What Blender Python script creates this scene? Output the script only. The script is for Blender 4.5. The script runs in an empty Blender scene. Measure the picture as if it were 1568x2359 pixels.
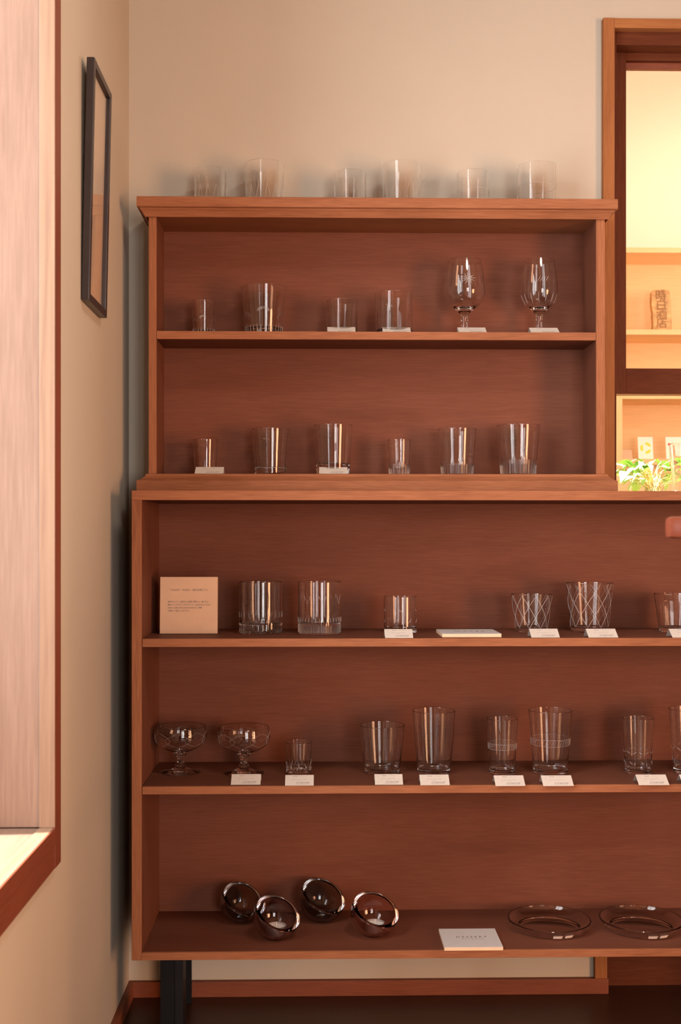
import bpy, bmesh, math, random
from mathutils import Vector, Matrix
random.seed(7)
S = bpy.context.scene
C = S.collection
pi, cos, sin = math.pi, math.cos, math.sin

# ------------------------------------------------------------------ camera
F = 2600.0                    # focal length in pixels of the 1568x2359 frame
CX, HZ = 784.0, 1240.0        # centre column, horizon row
YAW = math.radians(1.17)
EYE = 1.0015
cam = bpy.data.cameras.new('camera')
camo = bpy.data.objects.new('camera', cam); C.objects.link(camo)
camo.location = (0, 0, EYE)
camo.rotation_euler = (pi / 2, 0, -YAW)
cam.sensor_fit = 'VERTICAL'; cam.sensor_height = 36.0; cam.sensor_width = 24.0
cam.lens = F / 2359 * 36.0
cam.shift_y = (HZ - 1179.5) / 2359
cam.dof.use_dof = True
cam.dof.focus_distance = 2.32
cam.dof.aperture_fstop = 6.3
cam.clip_start = 0.02
S.camera = camo

# ------------------------------------------------------------------ world, light, exposure
S.view_settings.view_transform = 'Standard'
S.view_settings.look = 'None'
S.view_settings.gamma = 1.0
S.view_settings.use_curve_mapping = False
S.view_settings.exposure = -0.22
S.cycles.use_denoising = True
S.cycles.max_bounces = 12
S.cycles.transmission_bounces = 12
S.cycles.transparent_max_bounces = 16
S.cycles.diffuse_bounces = 5
S.cycles.glossy_bounces = 6
S.cycles.sample_clamp_indirect = 6.0
w = bpy.data.worlds.new('daylight'); S.world = w
w.use_nodes = True
w.node_tree.nodes['Background'].inputs[0].default_value = (1.0, 0.95, 0.88, 1)
w.node_tree.nodes['Background'].inputs[1].default_value = 1.2

def area(name, loc, rot, sx, sy, power, col, spread=180):
    l = bpy.data.lights.new(name, 'AREA'); l.shape = 'RECTANGLE'; l.size = sx; l.size_y = sy
    l.energy = power; l.color = col; l.spread = math.radians(spread)
    o = bpy.data.objects.new(name, l); C.objects.link(o); o.location = loc; o.rotation_euler = rot
    return o
# daylight in the glazed front behind the camera, in the window on the left, in the back room
area('daylight_front', (1.32, -3.0, 1.17), (pi / 2, 0, 0), 1.24, 1.94, 138, (1.0, 0.95, 0.91))
area('daylight_left', (-0.80, 1.10, 1.55), (0, -math.radians(82), 0), 1.7, 1.25, 88, (1.0, 0.96, 0.95))
area('warm_fill_right', (3.14, -0.75, 0.90), (0, pi / 2, 0), 1.5, 1.4, 235, (1.0, 0.47, 0.22))  # warm fill added out of view to redden the left wall
area('daylight_back_room', (2.62, 3.05, 1.75), (0, math.radians(72), 0), 0.9, 0.8, 42, (1.0, 0.95, 0.85))
sun = bpy.data.lights.new('sun', 'SUN'); sun.energy = 42; sun.angle = math.radians(1.0); sun.color = (1.0, 0.93, 0.82)
suno = bpy.data.objects.new('sun', sun); C.objects.link(suno)
suno.location = (-2, -1, 5)
suno.rotation_euler = Vector((0.26, 0.015, -0.96)).to_track_quat('-Z', 'Y').to_euler()

# ------------------------------------------------------------------ pixel -> place helpers (measuring only)
ca, sa = cos(YAW), sin(YAW)
def XZ(u, v, Y):
    t = (u - CX) / F
    X = Y * (t * ca + sa) / (ca - t * sa)
    d = X * sa + Y * ca
    return X, EYE + (HZ - v) * d / F
def UX(u, Y): return XZ(u, HZ, Y)[0]
def VZ(v, Y, u=784): return XZ(u, v, Y)[1]
def hitZ(u, v, z):
    Y = (EYE - z) * F / (v - HZ)
    for _ in range(4):
        X = UX(u, Y); d = X * sa + Y * ca
        Y *= ((EYE - z) * F / (v - HZ)) / d
    return UX(u, Y), Y

# ------------------------------------------------------------------ materials
def mat(name):
    m = bpy.data.materials.new(name); m.use_nodes = True
    return m, m.node_tree.nodes, m.node_tree.links, m.node_tree.nodes['Principled BSDF']
def plain(name, col, rough=0.5, metal=0.0, noise=0.0, nscale=40, bump=0.0, spec=0.5, bscale=None):
    m, n, l, b = mat(name)
    b.inputs['Base Color'].default_value = (*col, 1); b.inputs['Roughness'].default_value = rough
    b.inputs['Metallic'].default_value = metal; b.inputs['Specular IOR Level'].default_value = spec
    tc = n.new('ShaderNodeTexCoord')
    if noise:
        t = n.new('ShaderNodeTexNoise'); t.inputs['Scale'].default_value = nscale; t.inputs['Detail'].default_value = 5
        l.new(tc.outputs['Object'], t.inputs['Vector'])
        r = n.new('ShaderNodeValToRGB')
        r.color_ramp.elements[0].position = 0.3; r.color_ramp.elements[1].position = 0.7
        r.color_ramp.elements[0].color = (*[c * (1 - noise) for c in col], 1)
        r.color_ramp.elements[1].color = (*[min(1, c * (1 + noise)) for c in col], 1)
        l.new(t.outputs['Fac'], r.inputs['Fac']); l.new(r.outputs['Color'], b.inputs['Base Color'])
    if bump:
        t2 = n.new('ShaderNodeTexNoise'); t2.inputs['Scale'].default_value = bscale or nscale * 4; t2.inputs['Detail'].default_value = 6
        l.new(tc.outputs['Object'], t2.inputs['Vector'])
        bp = n.new('ShaderNodeBump'); bp.inputs['Strength'].default_value = bump; bp.inputs['Distance'].default_value = 0.002
        l.new(t2.outputs['Fac'], bp.inputs['Height']); l.new(bp.outputs['Normal'], b.inputs['Normal'])
    return m
def wood(name, dark, mid, light, axis='X', rough=0.5, fine=1.0, band=1.0, spec=0.3):
    """grain stretched along one axis: broad figure plus fine pores"""
    m, n, l, b = mat(name)
    tc = n.new('ShaderNodeTexCoord')
    def mp(long, cross):
        q = n.new('ShaderNodeMapping'); s = {'X': (long, cross, cross), 'Y': (cross, long, cross), 'Z': (cross, cross, long)}[axis]
        q.inputs['Scale'].default_value = s; l.new(tc.outputs['Object'], q.inputs['Vector']); return q
    a = n.new('ShaderNodeTexNoise'); a.inputs['Scale'].default_value = 1; a.inputs['Detail'].default_value = 6
    a.inputs['Distortion'].default_value = 0.6
    l.new(mp(1.6, 11 * band).outputs[0], a.inputs['Vector'])
    f = n.new('ShaderNodeTexNoise'); f.inputs['Scale'].default_value = 1; f.inputs['Detail'].default_value = 4
    l.new(mp(22 * fine, 420 * fine).outputs[0], f.inputs['Vector'])
    mx = n.new('ShaderNodeMix'); mx.data_type = 'FLOAT'; mx.inputs[0].default_value = 0.42
    l.new(a.outputs['Fac'], mx.inputs[2]); l.new(f.outputs['Fac'], mx.inputs[3])
    r = n.new('ShaderNodeValToRGB'); e = r.color_ramp.elements
    e[0].position = 0.33; e[0].color = (*dark, 1); e[1].position = 0.68; e[1].color = (*light, 1)
    k = e.new(0.5); k.color = (*mid, 1)
    l.new(mx.outputs[0], r.inputs['Fac']); l.new(r.outputs['Color'], b.inputs['Base Color'])
    b.inputs['Roughness'].default_value = rough; b.inputs['Specular IOR Level'].default_value = spec
    bp = n.new('ShaderNodeBump'); bp.inputs['Strength'].default_value = 0.12; bp.inputs['Distance'].default_value = 0.001
    l.new(f.outputs['Fac'], bp.inputs['Height']); l.new(bp.outputs['Normal'], b.inputs['Normal'])
    return m
def glass(name, col=(1, 1, 1), rough=0.0, ior=1.43):
    m, n, l, b = mat(name)
    b.inputs['Base Color'].default_value = (*col, 1); b.inputs['Roughness'].default_value = rough
    b.inputs['Transmission Weight'].default_value = 1.0; b.inputs['IOR'].default_value = ior
    return m
def pane_mat(name):
    """thin flat pane: straight-through light plus a mirror-like film of reflection"""
    m, n, l, b = mat(name)
    n.remove(b)
    t = n.new('ShaderNodeBsdfTransparent'); g = n.new('ShaderNodeBsdfGlossy'); g.inputs['Roughness'].default_value = 0.01
    fr = n.new('ShaderNodeFresnel')
    ge = n.new('ShaderNodeNewGeometry'); io = n.new('ShaderNodeMix'); io.data_type = 'FLOAT'   # same reflectance on both faces of the pane
    io.inputs[2].default_value = 1.45; io.inputs[3].default_value = 1 / 1.45
    l.new(ge.outputs['Backfacing'], io.inputs[0]); l.new(io.outputs[0], fr.inputs['IOR'])
    mx = n.new('ShaderNodeMixShader'); l.new(fr.outputs[0], mx.inputs[0]); l.new(t.outputs[0], mx.inputs[1]); l.new(g.outputs[0], mx.inputs[2])
    l.new(mx.outputs[0], n['Material Output'].inputs['Surface'])
    return m

def etch_mat(name):
    m, n, l, b = mat(name)
    b.inputs['Base Color'].default_value = (0.72, 0.71, 0.70, 1); b.inputs['Roughness'].default_value = 0.4
    b.inputs['Alpha'].default_value = 0.6
    return m
M = {}
M['brown_plaster'] = plain('brown_plaster', (0.16, 0.10, 0.065), 0.9, noise=0.05, nscale=3, spec=0.1)
M['plaster'] = plain('plaster', (0.465, 0.42, 0.352), 0.9, noise=0.03, nscale=3, bump=0.12, bscale=260, spec=0.1)
M['ceiling'] = plain('ceiling_paint', (0.26, 0.17, 0.11), 0.9, noise=0.03, nscale=2, spec=0.1)
cab = ((0.124, 0.044, 0.026), (0.148, 0.0535, 0.032), (0.176, 0.065, 0.039))
edg = ((0.19, 0.070, 0.032), (0.275, 0.108, 0.051), (0.36, 0.152, 0.077))
for ax in 'XYZ':
    M['ply' + ax] = wood('cabinet_ply_' + ax, *cab, axis=ax, rough=0.55, spec=0.07)
    M['edge' + ax] = wood('cabinet_edge_' + ax, *edg, axis=ax, rough=0.55, spec=0.12)
    M['trim' + ax] = wood('oak_trim_' + ax, (0.24, 0.092, 0.034), (0.30, 0.122, 0.046), (0.36, 0.155, 0.06), axis=ax, rough=0.6, spec=0.08)
    M['dark' + ax] = wood('dark_frame_' + ax, (0.075, 0.021, 0.009), (0.105, 0.030, 0.013), (0.14, 0.043, 0.018), axis=ax, rough=0.55, spec=0.08)
    M['red' + ax] = wood('window_casing_' + ax, (0.13, 0.034, 0.018), (0.17, 0.046, 0.024), (0.21, 0.060, 0.032), axis=ax, rough=0.5)
    M['jamb' + ax] = wood('window_lining_' + ax, (0.16, 0.095, 0.066), (0.196, 0.121, 0.086), (0.232, 0.15, 0.11), axis=ax, rough=0.55, fine=.6)
    M['pine' + ax] = wood('pine_edging_' + ax, (0.165, 0.092, 0.06), (0.225, 0.138, 0.088), (0.26, 0.166, 0.107), axis=ax, rough=0.5, fine=.25, band=6)
    M['base' + ax] = wood('baseboard_wood_' + ax, (0.15, 0.042, 0.019), (0.20, 0.058, 0.026), (0.25, 0.077, 0.035), axis=ax, rough=0.55)
    M['pale' + ax] = wood('pale_birch_' + ax, (0.70, 0.44, 0.22), (0.76, 0.49, 0.255), (0.82, 0.55, 0.30), axis=ax, rough=0.6, fine=.5)
    M['floor' + ax] = wood('floor_wood_' + ax, (0.035, 0.013, 0.008), (0.05, 0.019, 0.011), (0.068, 0.027, 0.015), axis=ax, rough=0.38)
M['chair'] = wood('chair_wood', (0.13, 0.032, 0.017), (0.17, 0.043, 0.022), (0.20, 0.055, 0.028), rough=0.35, spec=0.3)
M['glass'] = glass('clear_glass', (1, 1, 1))
M['frost'] = glass('ground_glass', (1, 1, 1), 0.32)
M['etch'] = etch_mat('etched_line')
M['smoke'] = glass('smoke_grey_glass', (0.50, 0.53, 0.56))
M['smoke2'] = glass('smoke_violet_glass', (0.66, 0.60, 0.64))
M['smoke3'] = glass('smoke_rose_glass', (0.80, 0.61, 0.58))
M['pane'] = pane_mat('window_pane')
M['card'] = plain('card_stock', (0.56, 0.525, 0.48), 0.7, noise=0.02, nscale=120)
M['ink'] = plain('grey_ink', (0.15, 0.13, 0.13), 0.8, noise=0.05)
M['paleink'] = plain('pale_grey_ink', (0.33, 0.30, 0.28), 0.8, noise=0.05)
M['signtop'] = plain('sign_face', (0.58, 0.565, 0.56), 0.6, noise=0.02, nscale=60)
M['signside'] = plain('sign_core', (0.74, 0.53, 0.36), 0.7, noise=0.05, nscale=60)
M['kraft'] = plain('pale_wood_plaque', (0.56, 0.36, 0.235), 0.6, noise=0.04, nscale=25)
M['frame'] = plain('black_frame_paint', (0.030, 0.024, 0.026), 0.32, noise=0.1, nscale=30)
M['paper'] = plain('old_paper', (0.66, 0.53, 0.40), 0.8, noise=0.03, nscale=20)
M['steel'] = plain('black_steel', (0.008, 0.008, 0.010), 0.5, noise=0.1, nscale=50, spec=0.15)
M['wax'] = plain('white_wax', (0.82, 0.79, 0.76), 0.45, noise=0.02)
M['tin'] = plain('tin_cup', (0.55, 0.50, 0.48), 0.32, metal=0.9, noise=0.03)
M['wick'] = plain('wick', (0.75, 0.72, 0.66), 0.9, noise=0.1)
M['sticker'] = plain('white_sticker', (0.80, 0.77, 0.74), 0.6, noise=0.02)
M['leaf'] = plain('variegated_leaf', (0.30, 0.55, 0.12), 0.4, noise=0.55, nscale=38)
M['stem'] = plain('plant_stem', (0.42, 0.34, 0.12), 0.6, noise=0.2)
M['ceramic'] = plain('white_ceramic', (0.80, 0.78, 0.74), 0.25, noise=0.02)
M['spoon'] = plain('dull_metal', (0.30, 0.28, 0.27), 0.35, metal=0.8, noise=0.1)
M['backwall'] = plain('cream_plaster', (0.80, 0.70, 0.57), 0.9, noise=0.02, nscale=3, spec=0.1)
M['tablet'] = plain('weathered_board', (0.50, 0.28, 0.12), 0.8, noise=0.4, nscale=45, bump=0.5, bscale=120)
M['carve'] = plain('carved_dark', (0.27, 0.13, 0.055), 0.9, noise=0.2)
M['yellow'] = plain('yellow_print', (0.90, 0.60, 0.03), 0.7, noise=0.03)
M['red'] = plain('red_print', (0.75, 0.06, 0.04), 0.7, noise=0.03)
M['cardwhite'] = plain('postcard', (0.78, 0.73, 0.66), 0.6, noise=0.02)
M['shade'] = plain('added_lamp_shade', (0.75, 0.68, 0.55), 0.7, noise=0.03)
M['soil'] = plain('soil', (0.06, 0.04, 0.03), 0.9, noise=0.4)

# ------------------------------------------------------------------ building helpers
def link(name, me, parent=None, loc=(0, 0, 0), rot=(0, 0, 0)):
    o = bpy.data.objects.new(name, me); C.objects.link(o)
    o.location = loc; o.rotation_euler = rot
    if parent: o.parent = parent
    return o
def tag(o, label, cat, group=None):
    o['label'] = label; o['category'] = cat
    if group: o['group'] = group
    return o
def thing(name, label, cat, loc=(0, 0, 0), rot=(0, 0, 0), group=None):
    return tag(link(name, None, None, loc, rot), label, cat, group)
def struct(o):
    o['kind'] = 'structure'; return o
def mesh(name, verts, faces, mats, smooth=False, mi=None, sharp=None, recalc=True):
    me = bpy.data.meshes.new(name)
    me.from_pydata([tuple(v) for v in verts], [], faces)
    for m in (mats if isinstance(mats, (list, tuple)) else [mats]): me.materials.append(m)
    if mi: me.polygons.foreach_set('material_index', mi)
    if recalc:
        bm = bmesh.new(); bm.from_mesh(me); bmesh.ops.recalc_face_normals(bm, faces=bm.faces); bm.to_mesh(me); bm.free()
    if smooth:
        me.polygons.foreach_set('use_smooth', [True] * len(me.polygons))
        if sharp: me.set_sharp_from_angle(angle=math.radians(sharp))
    me.update()
    return me
def boxmesh(name, lo, hi, m, bev=0.0):
    bm = bmesh.new()
    vs = [bm.verts.new((x, y, z)) for x in (lo[0], hi[0]) for y in (lo[1], hi[1]) for z in (lo[2], hi[2])]
    for f in ((0, 1, 3, 2), (4, 6, 7, 5), (0, 4, 5, 1), (2, 3, 7, 6), (0, 2, 6, 4), (1, 5, 7, 3)):
        bm.faces.new([vs[i] for i in f])
    bmesh.ops.recalc_face_normals(bm, faces=bm.faces)
    if bev: bmesh.ops.bevel(bm, geom=list(bm.edges), offset=bev, segments=2, affect='EDGES', profile=0.6)
    me = bpy.data.meshes.new(name); bm.to_mesh(me); bm.free(); me.materials.append(m)
    return me
def box(name, lo, hi, m, parent=None, bev=0.0):
    """box given in world coordinates; the object's origin sits at the box's base centre"""
    c = Vector(((lo[0] + hi[0]) / 2, (lo[1] + hi[1]) / 2, lo[2]))
    me = boxmesh(name, Vector(lo) - c, Vector(hi) - c, m, bev)
    o = link(name, me, parent)
    p = parent.matrix_basis.translation if parent and not parent.parent else Vector((0, 0, 0))
    if parent and parent.parent: p = parent.matrix_basis.translation + parent.parent.matrix_basis.translation
    o.location = c - p
    return o
def lathe(prof, n=64, mats=None, flute=None, mif=None, sharp=35, name='lathe', deform=None):
    """closed profile [(r, z)], first and last on the axis"""
    V, Fc, mi = [], [], []
    idx = []
    for k, (r, z) in enumerate(prof):
        if r < 1e-6:
            idx.append([len(V)] * n); V.append((0, 0, z))
        else:
            row = []
            for i in range(n):
                t = 2 * pi * i / n
                rr = flute(k, r, z, t) if flute else r
                p = (rr * cos(t), rr * sin(t), z)
                if deform: p = deform(p, k, t)
                row.append(len(V)); V.append(p)
            idx.append(row)
    for k in range(len(prof) - 1):
        a, b = idx[k], idx[k + 1]
        m = mif(k) if mif else 0
        for i in range(n):
            j = (i + 1) % n
            q = [a[i], a[j], b[j], b[i]]
            q = list(dict.fromkeys(q))
            if len(q) >= 3: Fc.append(q); mi.append(m)
    return mesh(name, V, Fc, mats, True, mi, sharp)
def ribbons(name, lines, R, width, m, lift=0.00012, thick=0.0005):
    """thin cut lines that follow a turned surface; lines = polylines of (theta, z); R(z) = outer radius"""
    V, Fc = [], []
    for pl in lines:
        pts = []
        for t, z in pl:
            pts.append((t, z))
        n0 = len(V)
        for k, (t, z) in enumerate(pts):
            a = pts[max(0, k - 1)]; b = pts[min(len(pts) - 1, k + 1)]
            r = R(z)
            dx, dz = (b[0] - a[0]) * r, b[1] - a[1]
            q = math.hypot(dx, dz) or 1
            nx, nz = -dz / q, dx / q
            tp = 0.35 if k in (0, len(pts) - 1) else 1.0
            for s, lf in ((1, lift), (-1, lift), (0, lift + thick * 0.5)):
                tt = t + s * nx * width / 2 * tp / r; zz = z + s * nz * width / 2 * tp
                rr = R(zz) + lf
                V.append((rr * cos(tt), rr * sin(tt), zz))
        for k in range(len(pts) - 1):
            o, p = n0 + 3 * k, n0 + 3 * k + 3
            Fc += [[o, p, p + 2, o + 2], [o + 2, p + 2, p + 1, o + 1], [o + 1, p + 1, p, o]]
    return mesh(name, V, Fc, m, True, recalc=False)
def seg(t0, z0, t1, z1, n=5): return [(t0 + (t1 - t0) * i / n, z0 + (z1 - z0) * i / n) for i in range(n + 1)]
def tube(name, pts, r, m, n=8, r2=None):
    V, Fc = [], []
    pts = [Vector(p) for p in pts]
    for k, p in enumerate(pts):
        d = (pts[min(k + 1, len(pts) - 1)] - pts[max(k - 1, 0)]).normalized()
        a = d.orthogonal().normalized(); b = d.cross(a)
        rr = r if r2 is None else r + (r2 - r) * k / (len(pts) - 1)
        for i in range(n):
            t = 2 * pi * i / n
            V.append(p + a * rr * cos(t) + b * rr * sin(t))
    for k in range(len(pts) - 1):
        for i in range(n):
            j = (i + 1) % n
            Fc.append([k * n + i, k * n + j, (k + 1) * n + j, (k + 1) * n + i])
    Fc += [list(range(n))[::-1], [(len(pts) - 1) * n + i for i in range(n)]]
    return mesh(name, V, Fc, m, True, sharp=50)
def textmesh(name, body, size, m, spacing=1.0, align='CENTER', line=1.0, ext=0.0001):
    cu = bpy.data.curves.new(name, 'FONT'); cu.body = body; cu.size = size; cu.align_x = align
    cu.space_character = spacing; cu.space_line = line; cu.extrude = ext; cu.resolution_u = 3
    o = bpy.data.objects.new(name, cu); C.objects.link(o)
    dg = bpy.context.evaluated_depsgraph_get()
    me = bpy.data.meshes.new_from_object(o.evaluated_get(dg))
    bpy.data.objects.remove(o); me.materials.clear(); me.materials.append(m); me.name = name
    return me

# ------------------------------------------------------------------ key planes
YW = 2.480                      # back wall face
YL = 2.220                      # lower cabinet front
YI = 2.466                      # inner face of both cabinet backs
YU = 2.348                      # upper cabinet front
XL = UX(297, YW)                # left wall face
CEIL = 2.50
YR, XR = -2.90, 3.10            # rear wall, right wall
BY = 4.02                       # back room far wall
X_OP = UX(1411, YW)             # left edge of the opening to the back room
ZLT = VZ(1130, YL, 303)         # top of lower cabinet
Z_OPT = VZ(70, YW, 1411)        # head of the opening

# ------------------------------------------------------------------ setting
struct(box('floor', (XL - 0.2, YR - 0.2, -0.06), (XR + 0.2, BY + 0.2, 0), M['floorX']))
struct(box('ceiling', (XL - 0.2, YR - 0.2, CEIL), (XR + 0.2, YW, CEIL + 0.08), M['ceiling']))
WT = 0.10
def walls(name, pieces, m):
    t = link(name, None); struct(t)
    for lo, hi in pieces: box('wall_panel', lo, hi, m, t)
    return t
# back wall with the opening to the back room
X_OP1 = X_OP + 1.35
walls('wall_back', [((XL - WT, YW, 0), (UX(1367, YW) + 0.004, YW + WT, ZLT)),
                    ((XL - WT, YW, ZLT), (X_OP, YW + WT, CEIL)),
                    ((X_OP, YW, Z_OPT), (X_OP1, YW + WT, CEIL)),
                    ((X_OP1, YW, 0), (XR, YW + WT, CEIL))], M['plaster'])
struct(box('wall_counter', (UX(1367, YW) + 0.004, 2.515, 0), (X_OP1, YW + WT, ZLT - 0.002), M['darkX']))
# left wall with a window
WY1 = UX(0, 1) and XL * 0 + 1.0
def Yat(u, X):                   # depth at which the plane x = X crosses column u
    Y = 1.7
    for _ in range(30): Y *= X / UX(u, Y)
    return Y
XT = XL + 0.014                  # face of the window casing
WY1 = Yat(126.5, XT)             # inner edge of far casing = window lining
WY2 = Yat(140.5, XT)             # outer edge of far casing
WY0 = 0.50
ZS = VZ(1907, WY1, 127)          # sill top
ZH = 2.28
LWT = 0.24
walls('wall_left', [((XL - LWT, WY1 + 0.012, 0), (XL, YW, CEIL)),
                    ((XL - LWT, YR, 0), (XL, WY0 - 0.012, CEIL)),
                    ((XL - LWT, WY0 - 0.012, 0), (XL, WY1 + 0.012, ZS - 0.02)),
                    ((XL - LWT, WY0 - 0.012, ZH + 0.012), (XL, WY1 + 0.012, CEIL))], M['plaster'])
# rear glazed front and right wall (behind and beside the viewer)
walls('wall_rear', [((XL, YR - 0.1, 0), (0.70, YR, CEIL)), ((1.95, YR - 0.1, 0), (XR, YR, CEIL)),
                    ((0.70, YR - 0.1, 0), (1.95, YR, 0.20)), ((0.70, YR - 0.1, 2.15), (1.95, YR, CEIL))], M['brown_plaster'])
walls('wall_right', [((XR, YR, 0), (XR + 0.1, -1.47, CEIL)), ((XR, -0.03, 0), (XR + 0.1, YW, CEIL)),
                     ((XR, -1.47, 0), (XR + 0.1, -0.03, 0.13)), ((XR, -1.47, 1.67), (XR + 0.1, -0.03, CEIL))], M['brown_plaster'])
rw = link('added_window_right', None, None, (XR, -0.75, 0.13)); struct(rw)  # unseen window made up as a frame for the added warm fill
for y in (-1.47, -0.07): box('mullion', (XR + 0.0, y, 0.13), (XR + 0.03, y + 0.04, 1.67), M['darkZ'], rw)
for z in (0.13, 1.63): box('glazing_bar', (XR + 0.002, -1.43, z), (XR + 0.028, -0.07, z + 0.04), M['darkY'], rw)
gw = link('window_3', None, None, (1.35, YR, 0.20)); struct(gw)
for x, dx in ((0.70, .05), (1.08, .14), (1.90, .05)): box('mullion', (x, YR - 0.08, 0.20), (x + dx, YR - 0.03, 2.15), M['darkZ'], gw)
for z in (0.20, 0.95, 2.10): box('glazing_bar', (0.70, YR - 0.075, z), (1.95, YR - 0.035, z + 0.05), M['darkX'], gw)

# left window: lining, sill, casing
lw = link('window_2', None, None, (XL, (WY0 + WY1) / 2, ZS)); struct(lw)
strip = UX(90, WY1) - XT          # width of the edging strip (negative)
box('lining', (XL - LWT, WY1 + 0.003, ZS), (XT + strip, WY1 + 0.015, ZH), M['jambZ'], lw, 0.001)
box('edging', (XT + strip, WY1, ZS), (XT, WY1 + 0.0028, ZH), M['pineZ'], lw, 0.0008)
box('lining', (XL - LWT, WY0 - 0.015, ZS), (XT, WY0, ZH), M['jambZ'], lw)
box('head_lining', (XL - LWT, WY0, ZH), (XT, WY1, ZH + 0.012), M['jambY'], lw)
box('sill_board', (XL - LWT - 0.05, WY0 - 0.04, ZS - 0.022), (XT + strip, WY1 + 0.015, ZS - 0.002), M['jambY'], lw, 0.001)
box('sill_edging', (XT + strip, WY0 - 0.04, ZS - 0.022), (XT - 0.002, WY1 + 0.0, ZS), M['pineY'], lw, 0.0008)
TB = VZ(1985, WY2, 143)
box('casing', (XL, WY1 + 0.003, TB + 0.0), (XT, WY2, ZH + 0.04), M['redZ'], lw, 0.001)
box('casing', (XL, WY0 - 0.045, ZS - 0.001), (XT, WY0, ZH + 0.04), M['redZ'], lw, 0.001)
box('head_casing', (XL, WY0, ZH + 0.012), (XT, WY1, ZH + 0.05), M['redY'], lw)
box('sill_nosing', (XT - 0.002, WY0 - 0.045, ZS - 0.026), (XT + 0.0005, WY1 + 0.003, ZS - 0.0002), M['redY'], lw, 0.001)
box('apron', (XL, WY0 - 0.045, TB), (XT - 0.001, WY1 + 0.003, ZS - 0.026), M['redY'], lw, 0.001)
for y in (WY0 + 0.002, (WY0 + WY1) / 2 - 0.02, WY1 - 0.04):
    box('sash_stile', (XL - LWT + 0.02, y, ZS), (XL - LWT + 0.055, y + 0.038, ZH), M['redZ'], lw)
for z in (ZS, ZH - 0.05): box('sash_rail', (XL - LWT + 0.02, WY0, z), (XL - LWT + 0.055, WY1, z + 0.05), M['redY'], lw)
box('glass_pane', (XL - LWT + 0.035, WY0, ZS + 0.03), (XL - LWT + 0.039, WY1, ZH - 0.03), M['pane'], lw)

# baseboards
ZB = VZ(2255, YW, 700)
struct(box('baseboard_back', (XL, YW - 0.013, 0), (UX(1398, YW), YW, ZB), M['baseX'], None, 0.0015))
struct(box('baseboard_left', (XL, YR, 0), (XL + 0.012, YW - 0.013, ZB), M['baseY'], None, 0.0015))
struct(box('trim_5', (UX(1367, YW), YW - 0.012, ZB), (UX(1395, YW), YW, ZLT - 0.002), M['trimZ'], None, 0.001))

# opening trim and the dark sash
zt1 = VZ(41, YW - 0.016, 1400); zt0 = VZ(64.5, YW - 0.016, 1500)
struct(box('trim_1', (UX(1385, YW), YW - 0.016, ZLT), (X_OP, YW + 0.006, zt1 + 0.0005), M['trimZ'], None, 0.001))
struct(box('trim_2', (X_OP, YW - 0.0155, zt0), (X_OP1, YW + 0.006, zt1), M['trimX'], None, 0.001))
struct(box('trim_3', (X_OP - 0.002, YW + 0.0065, ZLT), (UX(1419.5, YW + 0.0065), YW + 0.047, zt0), M['darkZ'], None, 0.001))
zt2 = VZ(104, YW + 0.0065, 1500)
struct(box('trim_4', (UX(1419.5, YW + 0.0065), YW + 0.0065, zt2), (X_OP1, YW + 0.047, zt0 + 0.001), M['darkX'], None, 0.001))
YS = YW + 0.0475
w1 = link('window_1', None, None, (UX(1500, YS), YS, ZLT)); struct(w1)
xs0, xs1 = UX(1418, YS), UX(1442, YS)
zr0, zr1 = VZ(908, YS, 1500), VZ(853, YS + 0.03, 1500)
zh0, zh1 = VZ(164, YS + 0.03, 1500), VZ(118, YS, 1500)
box('sash_stile', (X_OP, YS, zr0), (xs1, YS + 0.035, zh1), M['darkZ'], w1, 0.0015)
box('sash_bottom_rail', (xs1, YS + 0.001, zr0), (X_OP1, YS + 0.034, zr1), M['darkX'], w1, 0.0015)
box('sash_top_rail', (xs1, YS + 0.001, zh0 + 0.012), (X_OP1, YS + 0.034, zh1), M['darkX'], w1, 0.0015)
box('glazing_bead', (xs1, YS + 0.012, zh0), (X_OP1, YS + 0.030, zh0 + 0.012), M['redX'], w1, 0.001)
box('glass_pane', (xs1, YS + 0.018, zr1), (X_OP1, YS + 0.021, zh0 + 0.012), M['pane'], w1)
# counter on the far side of the opening
struct(box('trim_6', (X_OP - 0.25, YW + WT, ZLT - 0.035), (X_OP1 + 0.3, YW + 0.42, ZLT - 0.001), M['paleX'], None, 0.001))

# back room shell
BX0, BX1, BC = 0.60, 2.75, 2.82
walls('wall_back_room', [((BX0, BY, 0), (BX1, BY + 0.1, BC)), ((BX0 - 0.1, YW + WT, 0), (BX0, BY, BC)),
                         ((BX1, YW + WT, 0), (BX1 + 0.1, BY, BC))], M['backwall'])
struct(box('ceiling_back_room', (BX0 - 0.1, YW + WT, BC), (BX1 + 0.1, BY + 0.1, BC + 0.05), M['backwall']))

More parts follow.
